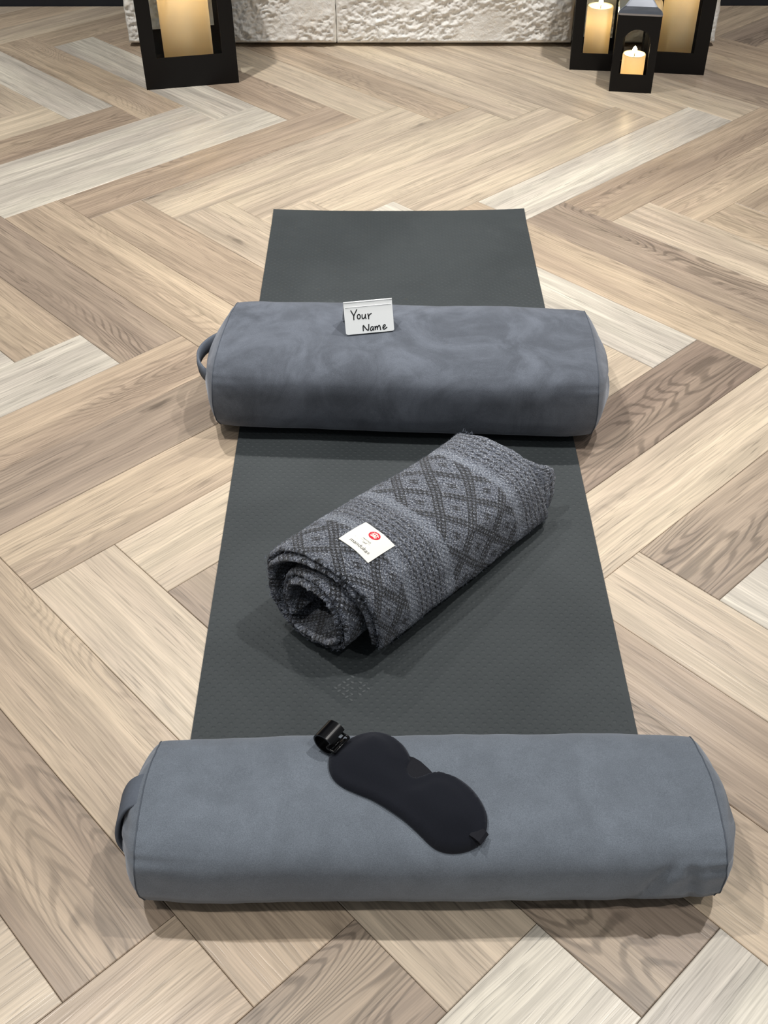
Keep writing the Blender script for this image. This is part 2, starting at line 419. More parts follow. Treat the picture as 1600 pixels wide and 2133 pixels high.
def stone(x0, x1, z0, z1, seed):
    nx, nzz = max(8, int((x1-x0)/.0036)), max(6, int((z1-z0)/.0036))
    v = []; f = []
    for j in range(nzz+1):
        for i in range(nx+1):
            x = x0+(x1-x0)*i/nx; z = z0+(z1-z0)*j/nzz
            e = min(x-x0, x1-x, z-z0, z1-z)
            sm = max(0, min(1, (nz(x*4.2+seed, z*6.5, seed)+.22)*3.2))      # where the face is rough
            wx, wz = x+.012*nz(x*30, z*30, seed), z+.010*nz(x*34+9, z*34, seed)
            q1, q2 = wx*.92+wz*.5, wz*.95-wx*.38
            f1 = mnoise.voronoi(Vector((q1*34+seed, q2*62, seed)))[0]; f2 = mnoise.voronoi(Vector((q1*80+seed, q2*140, seed)))[0]
            rough = .013*(f1[0]-.35)+.0065*(f2[0]-.35)+.0035*nz(x*150, z*170, seed)
            d = .012*nz(x*5, z*6, seed) + rough*(.16+.84*sm)
            d = d*min(1, e/.012) - .008*max(0, 1-e/.006)
            xe = x + (.004*nz(z*30, seed) if i in (0, nx) and (x0 < -1 or x1 > 1) else 0)
            v.append((xe, -d, z))
    for j in range(nzz):
        for i in range(nx):
            a = j*(nx+1)+i; f.append((a, a+1, a+nx+2, a+nx+1))
    # sides, top, bottom and back
    per = [i for i in range(nx+1)]+[(j*(nx+1)+nx) for j in range(1, nzz+1)]+[(nzz*(nx+1)+i) for i in range(nx-1, -1, -1)]+[j*(nx+1) for j in range(nzz-1, 0, -1)]
    b0 = len(v)
    for k in per: v.append((v[k][0], .05 if not (x0 < -1 or x1 > 1) else .05, v[k][2]))
    n = len(per)
    for k in range(n): f.append((per[k], b0+k, b0+(k+1) % n, per[(k+1) % n]))
    f.append(tuple(range(b0, b0+n)))
    return pyd('stone', v, f, M['stone'], hearth, True)
stone(-1.045, -.3015, .012, .30, 2.3)
stone(-.2985, .5285, .012, .30, 7.9)
stone(.5315, 1.03, .012, .30, 13.1)
stone(-1.045, -.62, .304, .60, 21.7); stone(-.617, .13, .304, .60, 4.4); stone(.133, 1.03, .304, .60, 9.2)

# ------------------------------------------------------------------ lanterns and candles
def frame_panel(bm, w, h, th, ob, ol, orr, ot, arch=False):
    """upright sheet in x (centred) / z, opening cut out; front at y=0, back at y=th"""
    x0, x1 = -w/2, w/2; a, b = x0+ol, x1-orr
    if arch:
        R = (b-a)/2; zc = ot-R
        inner = [(a, ob), (b, ob)]+[( (a+b)/2+R*math.cos(t), zc+R*math.sin(t)) for t in np.linspace(0, PI, 21)]
    else:
        inner = [(a, ob), (b, ob), (b, ot), (a, ot)]
    # outer ring matched to the inner points by projection to the border
    cx, cz = (a+b)/2, (ob+ot)/2
    def outer(p):
        dx, dz = p[0]-cx, p[1]-cz
        k = 1e9
        if dx > 1e-9: k = min(k, (x1-cx)/dx)
        if dx < -1e-9: k = min(k, (x0-cx)/dx)
        if dz > 1e-9: k = min(k, (h-cz)/dz)
        if dz < -1e-9: k = min(k, (0-cz)/dz)
        return (cx+dx*k, cz+dz*k)
    loop_i, loop_o = [], []
    corners = [(x0, 0), (x1, 0), (x1, h), (x0, h)]
    if arch:
        n = len(inner)
        for p in inner: loop_i.append(p); loop_o.append(outer(p))
        # force the corners
        for c in corners:
            j = min(range(n), key=lambda q: (loop_o[q][0]-c[0])**2+(loop_o[q][1]-c[1])**2); loop_o[j] = c
    else:
        loop_i = inner; loop_o = corners
    n = len(loop_i)
    V = {}
    for nm, lp, y in (('if', loop_i, 0), ('of', loop_o, 0), ('ib', loop_i, th), ('ob', loop_o, th)):
        V[nm] = [bm.verts.new((p[0], y, p[1])) for p in lp]
    for k in range(n):
        q = (k+1) % n
        bm.faces.new((V['of'][k], V['of'][q], V['if'][q], V['if'][k]))
        bm.faces.new((V['ib'][k], V['ib'][q], V['ob'][q], V['ob'][k]))
        bm.faces.new((V['if'][k], V['if'][q], V['ib'][q], V['ib'][k]))
        bm.faces.new((V['ob'][k], V['ob'][q], V['of'][q], V['of'][k]))

def lantern(label, fl, ang, wd, ht, ob, post, ot, th=.004, arch=False, roof=.12):
    """fl: front left ground corner; opens on all four sides"""
    ca, sa = math.cos(ang), math.sin(ang)
    c = (fl[0]+wd/2*ca-wd/2*sa, fl[1]+wd/2*sa+wd/2*ca)
    L = empty('candle_lantern', (c[0], c[1], 0), ang); tag(L, label, 'lantern', 'black candle lanterns by the stone hearth')
    for k in range(4):
        bm = bmesh.new()
        wk = wd if k % 2 == 0 else wd-2*th
        frame_panel(bm, wk, ht, th, ob, post, post, ot, arch)
        bmesh.ops.translate(bm, verts=bm.verts, vec=(0, -wd/2, 0)); bmesh.ops.rotate(bm, verts=bm.verts, matrix=Matrix.Rotation(k*PI/2, 3, 'Z'))
        bmo('side_frame', bm, M['black'], L)
        # pane behind the opening
        if arch: continue
        bm = bmesh.new(); box(bm, -wd/2+post*.5, wd/2-post*.5, -wd/2+th+.0015, -wd/2+th+.0035, ob-.01, ot+.008)
        bmesh.ops.rotate(bm, verts=bm.verts, matrix=Matrix.Rotation(k*PI/2, 3, 'Z'))
        bmo('pane', bm, M['glass'], L)
    bm = bmesh.new(); box(bm, -wd/2+th, wd/2-th, -wd/2+th, wd/2-th, .004, .014); bmo('base_plate', bm, M['black'], L)
    # folded roof: flared pyramid with a drum vent and a carrying ring
    bm = bmesh.new(); e = wd/2+.001
    prof = [(e, 0), (e, .006), (e*.94, .014), (e*.72, roof*.42), (e*.50, roof*.78), (e*.42, roof), (0, roof)]
    rings = []
    for r_, z_ in prof:
        if r_ == 0: rings.append([bm.verts.new((0, 0, ht+z_))]); continue
        q = []
        for sx, sy in ((-1,-1),(1,-1),(1,1),(-1,1)):
            q.append(bm.verts.new((sx*r_, sy*r_, ht+z_)))
        rings.append(q)
    for A, B in zip(rings, rings[1:]):
        for k in range(4):
            if len(B) == 1: bm.faces.new((A[k], A[(k+1) % 4], B[0]))
            else: bm.faces.new((A[k], A[(k+1) % 4], B[(k+1) % 4], B[k]))
    bm.faces.new(rings[0][::-1])
    bmesh.ops.bevel(bm, geom=[ed for ed in bm.edges if abs(ed.verts[0].co.z-ed.verts[1].co.z) > .003 and abs(ed.verts[0].co.x) > 1e-4], offset=.004, segments=2, affect='EDGES')
    bmo('roof', bm, M['roofmetal'], L)
    z = ht+roof
    bm = bmesh.new(); rr = wd*.235
    lathe(bm, [(0, z-.004), (rr, z-.004), (rr*1.04, z+.006), (rr*.98, z+.012), (rr*.72, z+.022), (rr*.66, z+.045), (rr*.95, z+.052), (rr*.6, z+.07), (0, z+.076)], 28)
    vent = bmo('vent_cap', bm, M['black'], L, True)
    bm = bmesh.new(); R = wd*.24
    tube(bm, [(R*math.cos(t), .02*math.sin(t), z+.07+R+R*math.sin(t)) for t in np.linspace(0, 2*PI, 29)[:-1]], .004, 8, True)
    bmo('carrying_ring', bm, M['black'], L, True)
    return L, c

def candle(label, c, r, z0, h, power, tilt=0):
    C = empty('pillar_candle', (c[0], c[1], z0)); tag(C, label, 'candle', 'glowing flameless pillar candles in the lanterns')
    bm = bmesh.new(); wl = .006
    lathe(bm, [(0, 0), (r-.002, 0), (r, .002), (r, h-.003), (r-.0015, h), (r-.006, h-.002), (r*.7, h-.008), (.004, h-.011), (0, h-.011)], 48)
    # inner skin of the hollow shell
    # unseen hollow, tapered only so the LED glow fades down the wax
    lathe(bm, [(0, h*.10), (r*.16, h*.16), (r*.42, h*.34), (r*.68, h*.56), (r*.86, h*.76), (r-wl, h-.018), (r*.6, h-.021), (0, h-.021)], 48)
    bmo('wax_body', bm, M['wax'], C, True)
    bm = bmesh.new(); tube(bm, [(0, 0, h-.012), (.0005, 0, h-.004), (.0015, 0, h+.004)], .0012, 6)
    bmo('wick', bm, M['wick'], C)
    bm = bmesh.new(); fz = h+.002
    lathe(bm, [(0, fz), (.0046, fz+.002), (.0072, fz+.007), (.0066, fz+.012), (.0040, fz+.017), (.0014, fz+.020), (0, fz+.021)], 16)
    bmo('flame', bm, M['flame'], C, True)
    d = bpy.data.lights.new('candle_led', 'POINT'); d.energy = power; d.color = (1.0, .64, .32); d.shadow_soft_size = .012
    o = bpy.data.objects.new('candle_led', d); COL.objects.link(o); o.parent = C; o.location = (0, 0, h-.036)
    return C

L1, c1 = lantern('largest black candle lantern, standing alone at the left of the hearth', (-.897, 3.541), .235, .303, .62, .097, .046, .56, roof=.13)
candle('widest ivory candle, inside the lone lantern left of the hearth', (c1[0]+.004, c1[1]-.005), .082, .0145, .32, .75)
L2, c2 = lantern('medium black lantern with a slim candle, behind the arched one', (.5015, 3.738), -.12, .172, .42, .055, .035, .37, roof=.10)
candle('slim tall ivory candle with lit flame in the medium lantern behind the arch', (c2[0]-.003, c2[1]), .0425, .0145, .168, .20)
L3, c3 = lantern('big black lantern at the far right with a thick tall candle', (.7365, 3.7155), -.153, .2075, .56, .068, .043, .50, roof=.12)
candle('thick tall ivory candle in the rightmost lantern', (c3[0]+.002, c3[1]), .057, .0145, .30, .45)
L4, c4 = lantern('smallest black lantern with an arched window, in front of the other two', (.6085, 3.537), -.155, .134, .234, .056, .0245, .193, arch=True, roof=.052)
candle('short ivory candle with lit flame in the small arched lantern', c4, .0365, .0145, .086, .13)

# ------------------------------------------------------------------ yoga mat
MT = .0045
mat = empty('yoga_mat', (-.0387, 0, 0)); tag(mat, 'long charcoal rubber yoga mat unrolled under the bolsters', 'yoga mat')
def mx(y):                         # slight lean of the mat's long edges: left and right x at depth y
    k = (y-.942)/(2.664-.942)
    return (-.320+(-.3842+.320)*k, .3258+(.2755-.3258)*k)
YA, YB = .80, 2.650
v = []; f = []; NX, NY = 24, 60
for j in range(NY+1):
    y = YA+(YB-YA)*j/NY; xl, xr = mx(y)
    for i in range(NX+1):
        x = xl+(xr-xl)*i/NX
        yy = y+(.010*i/NX+.0 if j == NY else 0)
        lift = .006*max(0, (j/NY-.975)/.025)**2*(abs(i/NX-.5)*2)**3
        v.append((x+.0387, yy, MT+lift))
nt = len(v)
v += [(p[0], p[1], max(.0002, p[2]-MT+.0002)) for p in v]
for j in range(NY):
    for i in range(NX):
        a = j*(NX+1)+i; f.append((a, a+1, a+NX+2, a+NX+1)); f.append((nt+a, nt+a+NX+1, nt+a+NX+2, nt+a+1))
per = [i for i in range(NX+1)]+[j*(NX+1)+NX for j in range(1, NY+1)]+[NY*(NX+1)+i for i in range(NX-1, -1, -1)]+[j*(NX+1) for j in range(NY-1, 0, -1)]
for k in range(len(per)):
    a, b = per[k], per[(k+1) % len(per)]; f.append((a, nt+a, nt+b, b))
sheet = pyd('sheet', v, f, M['rubber'], mat, False)
# grip texture: thousands of low domes in staggered rows
dv, df = [], []
px_, py_ = .0165, .0082
ny = int((YB-YA-.02)/py_)
for j in range(ny):
    y = YA+.01+j*py_; xl, xr = mx(y)
    if .72 < y < .79: continue
    i = 0; x = xl+.006+(px_/2 if j % 2 else 0)
    while x < xr-.006:
        R, H = .0046, .0005; b = len(dv)
        for k in range(6): dv.append((x+.0387+R*math.cos(k*PI/3), y+R*.8*math.sin(k*PI/3), MT-.0002))
        for k in range(6): dv.append((x+.0387+R*.6*math.cos(k*PI/3), y+R*.5*math.sin(k*PI/3), MT+H))
        for k in range(6): df.append((b+k, b+(k+1) % 6, b+6+(k+1) % 6, b+6+k))
        df.append(tuple(range(b+6, b+12)))
        x += px_
pyd('grip_texture', dv, df, M['rubber'], mat, True)['kind'] = 'stuff'
# embossed diamond emblem near the front bolster
g = ground(733, 1437)
bm = bmesh.new()
def leaf(cx, cy, rx, ry, rot):
    n = 14; ps = [(rx*math.cos(2*PI*k/n), ry*math.sin(2*PI*k/n)) for k in range(n)]
    vs = []; tp = []
    for a, b in ps:
        x = cx+a*math.cos(rot)-b*math.sin(rot); y = cy+a*math.sin(rot)+b*math.cos(rot)
        vs.append(bm.verts.new((x, y, MT))); tp.append(bm.verts.new((cx+(x-cx)*.85, cy+(y-cy)*.85, MT+.0011)))
    bm.faces.new(tp)
    for k in range(n): bm.faces.new((vs[k], vs[(k+1) % n], tp[(k+1) % n], tp[k]))
ex, ey = g.x+.0387, g.y
for a in range(-2, 3):
    for b in range(-2, 3):
        dx, dy = (a-b)*.0062, (a+b)*.0056
        if (a*7+b*5) % 6 == 1: continue
        leaf(ex+dx, ey+dy, .0044, .0026, .7 if (a+b) % 2 else -.7)
bmo('emblem', bm, plain('rubber_emblem', srgb(66, 71, 73), .6), mat, True)

# ------------------------------------------------------------------ bolsters
def sgnpow(c, e): return math.copysign(abs(c)**e, c)
def section(a, b, n, K=72):
    out = []
    for k in range(K):
        t = 2*PI*k/K; out.append((a*sgnpow(math.cos(t), 2/n), b*sgnpow(math.sin(t), 2/n)))
    return out

def bolster(label, ctr, rz, hl, a, b, n, z0, mats, seed, creases=(), bulge=.016, handle=None, long_seam=None):
    B = empty('yoga_bolster', (ctr[0], ctr[1], z0), rz); tag(B, label, 'bolster', 'grey velvet yoga bolsters on the mat')
    K, NXX = 96, 110
    sec = section(a, b, n, K)
    def pt(x, k):
        y, z = sec[k % K]; u = abs(x)/hl
        s = 1-.030*u**14 - .012*u**3
        tt = 2*PI*k/K
        top = max(0, z/b)
        d = .0035*nz(x*7+seed, y*9, z*9+seed) + .0012*nz(x*26, y*26+seed, z*26)
        d += -.003*(u**6)*abs(nz(tt*3.5+seed, x*3))*2
        for (x0, t0, lx, lt, dep, sk) in creases:
            xx = x-x0-sk*(tt-t0); q = math.exp(-(xx/lx)**2-((tt-t0)/lt)**2); q2 = math.exp(-((xx-1.9*lx)/lx)**2-((tt-t0)/lt)**2)
            d += -dep*q+dep*.55*q2
        y *= s; z *= s
        r = math.hypot(y, z) or 1
        zz = z+z/r*d*(1 if z > -b*.6 else 0)
        x *= 1-.040*(max(0, sec[k % K][0]/a)*max(0, sec[k % K][1]/b))**1.5*u**10-.012*max(0, sec[k % K][1]/b)*u**10-.030*max(0, -sec[k % K][1]/b)**2*u**10
        return (x, y+y/r*d, max(b+zz, 0))
    v = []; f = []
    for i in range(NXX+1):
        x = -hl+2*hl*i/NXX
        for k in range(K): v.append(pt(x, k))
    for i in range(NXX):
        for k in range(K): f.append((i*K+k, (i+1)*K+k, (i+1)*K+(k+1) % K, i*K+(k+1) % K))
    pyd('cover', v, f, mats[0], B, True)
    for sgn in (-1, 1):
        rim = [pt(sgn*hl, k) for k in range(K)]
        v = []; f = []; NR = 12
        for j in range(NR+1):
            q = 1-j/NR
            for k in range(K):
                p = rim[k]; bx = bulge*(1-q**2.6)**.8*(1+.2*nz(q*3+seed, k*.1))
                v.append((p[0]*q+sgn*hl*(1-q)+sgn*bx, p[1]*q, b+(p[2]-b)*q))
        for j in range(NR):
            for k in range(K):
                fc = (j*K+k, (j+1)*K+k, (j+1)*K+(k+1) % K, j*K+(k+1) % K)
                f.append(fc if sgn > 0 else fc[::-1])
        ep = pyd('end_panel', v, f, mats[0], B, True)
        bm = bmesh.new(); tube(bm, [(p[0]+sgn*.0005, p[1]*1.002, b+(p[2]-b)*1.002) for p in rim], .0008, 6, True)
        bmo('piping', bm, M['piping'], ep, True)
    if long_seam is not None:
        bm = bmesh.new(); tube(bm, [pt(-hl+2*hl*i/60, long_seam) for i in range(61)], .0016, 6); bmo('seam', bm, M['piping'], B, True)
    if handle and handle[0] == 'over':
        _, yc, hw = handle; rings = []; bm = bmesh.new()
        path = [(-.004, 1.87), (.008, 1.84), (.018, 1.74), (.025, 1.58), (.031, 1.38), (.035, 1.12), (.035, .9), (.031, .74), (.026, .62), (.021, .58)]
        pp = [Vector((-hl-px_, 0, pz*b)) for px_, pz in path]
        for _ in range(2): pp = [pp[0]]+[q for A_, B_ in zip(pp, pp[1:]) for q in (A_*.75+B_*.25, A_*.25+B_*.75)]+[pp[-1]]
        for i, p in enumerate(pp):
            t = (pp[min(i+1, len(pp)-1)]-pp[max(i-1, 0)]).normalized(); nr = Vector((t.z, 0, -t.x))*.0024
            yo = yc-.022*i/len(pp)
            rings.append([bm.verts.new(p+nr*sx+Vector((0, yo+sy*hw, 0))) for sx, sy in ((-1,-1),(0,-1.08),(1,-1),(1,1),(0,1.08),(-1,1))])
        for A, C in zip(rings, rings[1:]):
            for k in range(6): bm.faces.new((A[k], A[(k+1) % 6], C[(k+1) % 6], C[k]))
        bm.faces.new(rings[0]); bm.faces.new(rings[-1][::-1])
        bmo('carry_strap', bm, M['strap'], B, True)
    elif handle:
        ya, yb, out, zc, hw, tiltz = handle
        bm = bmesh.new(); N = 26; rings = []
        for i in range(N+1):
            q = i/N; y = ya+(yb-ya)*q
            x = -hl-.001-bulge*.75*math.sin(PI*q)**.5-out*math.sin(PI*q)**.75; z = zc+tiltz*(q-.5)
            t = Vector((-out*PI*math.cos(PI*q)*.9, (yb-ya), 0)).normalized(); nrm = Vector((t.y, -t.x, 0))*.0022
            rings.append([bm.verts.new((x+sx*nrm.x, y+sx*nrm.y, z+sz*hw)) for sx, sz in ((-1,-1),(1,-1),(1.6,0),(1,1),(-1,1),(-1.6,0))])
        for A, C in zip(rings, rings[1:]):
            for k in range(6): bm.faces.new((A[k], A[(k+1) % 6], C[(k+1) % 6], C[k]))
        bm.faces.new(rings[0]); bm.faces.new(rings[-1][::-1])
        bmo('carry_strap', bm, M['strap'], B, True)
    return B

B1C, B1R = (-.020, 1.795), math.radians(-1.8)
bolster('wide blotchy grey velvet bolster at the back, carrying the name card', B1C, B1R, .362, .150, .080, 3.8, MT+.001, (M['velvet1'],), 3.1,
        bulge=.029, handle=(.050, -.080, .027, .098, .014, -.02))
B2C, B2R = (.020, .780), math.radians(2.0)
B2A, B2B, B2N = .102, .070, 3.0
bolster('narrow smooth grey velvet bolster at the front, under the eye mask', B2C, B2R, .355, B2A, B2B, B2N, MT+.001, (M['velvet2'],), 8.4,
        creases=((.272, 3.05, .009, .36, .006, -.05), (.315, 3.1, .007, .40, .006, .015)), bulge=.027, handle=('over', .004, .021), long_seam=62)

# ------------------------------------------------------------------ name card on the back bolster
def b1top(x, y):
    lx = (x-B1C[0])*math.cos(B1R)+(y-B1C[1])*math.sin(B1R); ly = -(x-B1C[0])*math.sin(B1R)+(y-B1C[1])*math.cos(B1R)
    s = 1-.012*(abs(lx)/.345)**3
    return MT+.001+.080+.080*s*(max(0, 1-(abs(ly)/(.150*s))**3.8))**(1/3.8)
ZC = b1top(-.095, 1.80)
CW, CH, CT = .094, .0605, .0016
card = empty('name_card', (-.0965, 1.815, ZC+.0015), math.radians(11.0)); tag(card, 'small white folded tent card with handwriting, on the back bolster', 'card')
lean = math.radians(28)
def card_pt(u, v, side=1, off=0.0):      # u -.5...5 across, v 0..1 up the face; side 1 = front leaf
    y = -math.sin(lean)*CH*(1-v)*side; z = math.cos(lean)*CH*v
    ny, nzv = -math.cos(lean)*side, math.sin(lean)
    return Vector((u*CW, y+ny*off, z+nzv*off))
for side, nm in ((1, 'front_leaf'), (-1, 'back_leaf')):
    bm = bmesh.new(); o_ = []; i_ = []
    rc = .05
    lp = [(-.5, 1), (-.5, rc), (-.5+rc*.3, rc*.3), (-.5+rc, 0), (.5-rc, 0), (.5-rc*.3, rc*.3), (.5, rc), (.5, 1)]
    F = [bm.verts.new(card_pt(u, v, side, CT/2)) for u, v in lp]; Bk = [bm.verts.new(card_pt(u, v, side, -CT/2)) for u, v in lp]
    bm.faces.new(F); bm.faces.new(Bk[::-1])
    for k in range(len(lp)): bm.faces.new((F[k], F[(k+1) % 8], Bk[(k+1) % 8], Bk[k]))
    leafo = bmo(nm, bm, M['card'], card)
    if side == 1: front = leafo
bm = bmesh.new(); tube(bm, [(-CW/2, 0, math.cos(lean)*CH), (CW/2, 0, math.cos(lean)*CH)], .0017, 10); bmo('fold', bm, M['card'], card, True)
bm = bmesh.new(); tube(bm, [card_pt(-.47, .845, 1, CT/2), card_pt(.0, .85, 1, CT/2), card_pt(.48, .845, 1, CT/2)], .0007, 6); bmo('score_line', bm, M['card'], card, True)
# handwriting: strokes in the card's own face coordinates
Q = [(195,1115), (1365,985), (1265,215), (145,345)]
def face_uv(x, y):
    u, v = .5, .5
    for _ in range(12):
        X = lambda u, v, k: (1-u)*(1-v)*Q[0][k]+u*(1-v)*Q[1][k]+u*v*Q[2][k]+(1-u)*v*Q[3][k]
        fx, fy = X(u, v, 0)-x, X(u, v, 1)-y; h = 1e-4
        a, b = (X(u+h, v, 0)-X(u, v, 0))/h, (X(u, v+h, 0)-X(u, v, 0))/h; c, d = (X(u+h, v, 1)-X(u, v, 1))/h, (X(u, v+h, 1)-X(u, v, 1))/h
        det = a*d-b*c; u -= (d*fx-b*fy)/det; v -= (-c*fx+a*fy)/det
    return u-.5, v
def circ(cx, cy, rx, ry, a0=-1.2, n=16): return [(cx+rx*math.cos(a0+2*PI*k/n), cy+ry*math.sin(a0+2*PI*k/n)) for k in range(n+1)]
STROKES = {
 'letter_y': [[(318,522),(345,575),(385,640)], [(457,490),(425,560),(385,640),(383,690),(386,740)]],
 'letter_o': [circ(503,662,36,55)],
 'letter_u': [[(582,610),(577,660),(590,708),(625,705),(652,665),(660,602)], [(660,602),(656,670),(676,706)]],
 'letter_r': [[(715,588),(733,645),(738,710)], [(733,660),(752,605),(800,577)]],
 'letter_n': [[(612,1003),(606,930),(606,858),(650,920),(690,965),(736,1002),(742,920),(742,842)]],
 'letter_a': [[(852,905),(820,890),(790,925),(781,975),(800,1000),(832,975),(853,910),(850,950),(860,985)]],
 'letter_m': [[(888,888),(896,930),(898,972)], [(897,945),(918,890),(938,882),(948,915),(950,962)], [(949,930),(972,872),(1000,862),(1018,905),(1030,968)]],
 'letter_e': [[(1082,925),(1120,900),(1143,862),(1128,838),(1098,855),(1080,905),(1090,948),(1125,955),(1180,906)]]}
for nm, sts in STROKES.items():
    bm = bmesh.new()
    for st in sts:
        # Chaikin smoothing, then a flat pen ribbon lying on the face
        for _ in range(2):
            if len(st) > 2: st = [st[0]]+[p for a, b in zip(st, st[1:]) for p in ((a[0]*.75+b[0]*.25, a[1]*.75+b[1]*.25), (a[0]*.25+b[0]*.75, a[1]*.25+b[1]*.75))]+[st[-1]]
        P = [face_uv(*p) for p in st]
        P3 = [card_pt(u, v, 1, CT/2+.0003) for u, v in P]
        ux = Vector((1, 0, 0)); fn = card_pt(0, 0, 1, 1)-card_pt(0, 0, 1, 0)
        prev = None; hw = .00105
        for i, p in enumerate(P3):
            t = (P3[min(i+1, len(P3)-1)]-P3[max(i-1, 0)]).normalized(); s = t.cross(fn)*hw
            if i == 0: p = p-t*hw*.6
            if i == len(P3)-1: p = p+t*hw*.6
            cur = (bm.verts.new(p+s), bm.verts.new(p-s))
            if prev: bm.faces.new((prev[0], prev[1], cur[1], cur[0]))
            prev = cur
    bmo(nm, bm, M['ink'], front)

# ------------------------------------------------------------------ rolled blanket
BO, BTH, BLEN = (-.160, 1.122), math.radians(51.0), .476
bt = Vector((math.cos(BTH), math.sin(BTH), 0)); bn = Vector((math.sin(BTH), -math.cos(BTH), 0))
def ab(tau):
    k = tau*tau*(3-2*tau)
    return .104+.004*k, .098+(.062-.098)*k
PITCH = .0280
PHI_END = math.radians(128); TURNS = 1.72
PHI_0 = PHI_END-2*PI*TURNS
def bsurf(phi, tau, off=0.0, v=None):
    """point on the mid line of the wrapped cloth; phi 0 = top, clockwise seen from the camera end"""
    a, b = ab(tau)
    k = (PHI_END-phi)/(2*PI)                      # turns in from the loose edge
    c, s = math.sin(phi), math.cos(phi); e = 2/(2.35+.9*tau*tau)
    c, s = sgnpow(c, e), sgnpow(s, e)
    sq = .78 if k > 1 else 1.0
    da = PITCH*k; ra = a-da*(1.05)+off; rb = b-da*(b/.1)+off
    # loose flap hangs a little clear of the roll
    fl_ = max(0, (phi-math.radians(70))/math.radians(58)); ra += .020*fl_**1.5
    wob = .0035*nz(phi*1.3+3, tau*3.1, 5)+.002*nz(phi*4, tau*7, 2)
    u = (ra+wob)*c; z = (rb+wob)*s
    # inner turns slump downwards
    z += -.008*max(0, k-.6); u += .006*max(0, k-.6)
    return u, b+z
def bpoint(phi, tau, off=0.0, ext=0.0):
    u, z = bsurf(phi, tau, off)
    z = max(z, .004)
    p = Vector((BO[0], BO[1], MT+.001))+bt*(tau*BLEN+ext)+bn*u; p.z += z
    return p
NP, NTT = 250, 110
TH = .0088
blanket = empty('rolled_blanket', (0, 0, 0)); 
tag(blanket, 'rolled dark grey woven blanket with diamond pattern lying across the mat', 'blanket')
org = Vector((BO[0], BO[1], MT+.001)); blanket.location = org
def sheet_mesh(shift, nm, seed):
    phis = [PHI_0+(PHI_END-PHI_0)*i/NP for i in range(NP+1)]
    arc = [0]; 
    for i in range(NP):
        a = Vector((*bsurf(phis[i], .4), 0)); b = Vector((*bsurf(phis[i+1], .4), 0)); arc.append(arc[-1]+(b-a).length)
    tot = arc[-1]
    v = []; uvs = []; f = []
    for i, ph in enumerate(phis):
        # cloth ends wander from turn to turn
        e0 = .006*nz(ph*.8+seed, 1.3)+(-.006 if shift > .006 else 0)+.045*max(0, 1-(PHI_END-ph)/3.4)**1.2
        e1 = .012*nz(ph*.9+seed*2, 4.3)+(.016 if shift > .006 else 0)+.03*math.exp(-((ph-math.radians(75))/.5)**2)*(1 if shift > .006 else -.2)
        edge_taper = 1.0
        for j in range(NTT+1):
            tau = j/NTT
            ext = e0*(1-tau)**6+e1*tau**6
            if j in (0, NTT): ext += .004*nz(ph*38, seed+j)
            fuzz = .0016*nz(arc[i]*190, tau*95, seed)+.0009*nz(arc[i]*420, tau*210, seed+3)
            for side in (0, 1):
                rim = min(1, min(tau, 1-tau)*BLEN/.004)
                rim2 = min(1, min(i, NP-i)/2.0)
                rr = math.sqrt(max(0, 1-(1-rim)**2))*.85+.15
                rr *= math.sqrt(max(0, 1-(1-rim2)**2))*.85+.15
                off = -shift+(TH/2*rr+fuzz)*(1 if side else -1)
                p = bpoint(ph, tau, off, ext)-org
                v.append(p); uvs.append((tot-arc[i]+seed*.37, tau*BLEN))
    W_ = (NTT+1)*2
    for i in range(NP):
        for j in range(NTT):
            a = i*W_+j*2
            f.append((a+1, a+3, a+W_+3, a+W_+1)); f.append((a, a+W_, a+W_+2, a+2))
        a = i*W_; f.append((a, a+1, a+W_+1, a+W_)); a = i*W_+NTT*2; f.append((a, a+W_, a+W_+1, a+1))
    for i in (0, NP):
        for j in range(NTT):
            a = i*W_+j*2; q = (a, a+2, a+3, a+1); f.append(q if i == 0 else q[::-1])
    o = pyd(nm, v, f, M['blanket'], blanket, True)
    uvl = o.data.uv_layers.new(name='UVMap')
    idx = np.empty(len(o.data.loops), dtype=np.int32); o.data.loops.foreach_get('vertex_index', idx)
    uvl.data.foreach_set('uv', np.array(uvs, dtype=np.float32)[idx].ravel())
    return o
sheet_mesh(0.0, 'outer_layer', 1.0)
sheet_mesh(.0112, 'inner_layer', 2.0)

# loose wool fibres standing off the cloth
frg = np.random.default_rng(5); fv, ff = [], []
def fibre(p, d, ln, w_):
    s_ = d.cross(Vector((frg.normal(), frg.normal(), frg.normal()))).normalized()*w_; b = len(fv)
    m_ = p+d*ln*.55+Vector((frg.normal(), frg.normal(), frg.normal()))*ln*.22
    e_ = p+d*ln*.9+Vector((frg.normal(), frg.normal(), frg.normal()))*ln*.35
    fv.extend([p-s_, p+s_, m_+s_*.8, m_-s_*.8, e_]); ff.extend([(b, b+1, b+2, b+3), (b+3, b+2, b+4)])
for _ in range(9000):
    ph = frg.uniform(PHI_END-2*PI*.98, PHI_END); tau = frg.uniform(.0, 1.0)
    e0 = .045*max(0, 1-(PHI_END-ph)/3.4)**1.2*(1-tau)**6
    p = bpoint(ph, tau, TH/2-.0005, e0)-org; q = bpoint(ph, tau, TH/2+.01, e0)-org
    d = (q-p).normalized()+bt*frg.normal()*.6; fibre(p, d.normalized(), frg.uniform(.0015, .0042), .00022)
for _ in range(2600):
    ph = frg.uniform(PHI_0, PHI_END); end = frg.random() < .5
    off = frg.uniform(-.0155, .004); e0 = .045*max(0, 1-(PHI_END-ph)/3.4)**1.2
    p = bpoint(ph, 0.0 if end else 1.0, off, e0 if end else 0.0)-org
    d = (-bt if end else bt)+Vector((frg.normal(), frg.normal(), frg.normal()))*.6
    fibre(p, d.normalized(), frg.uniform(.002, .0055 if end else .010), .0003)
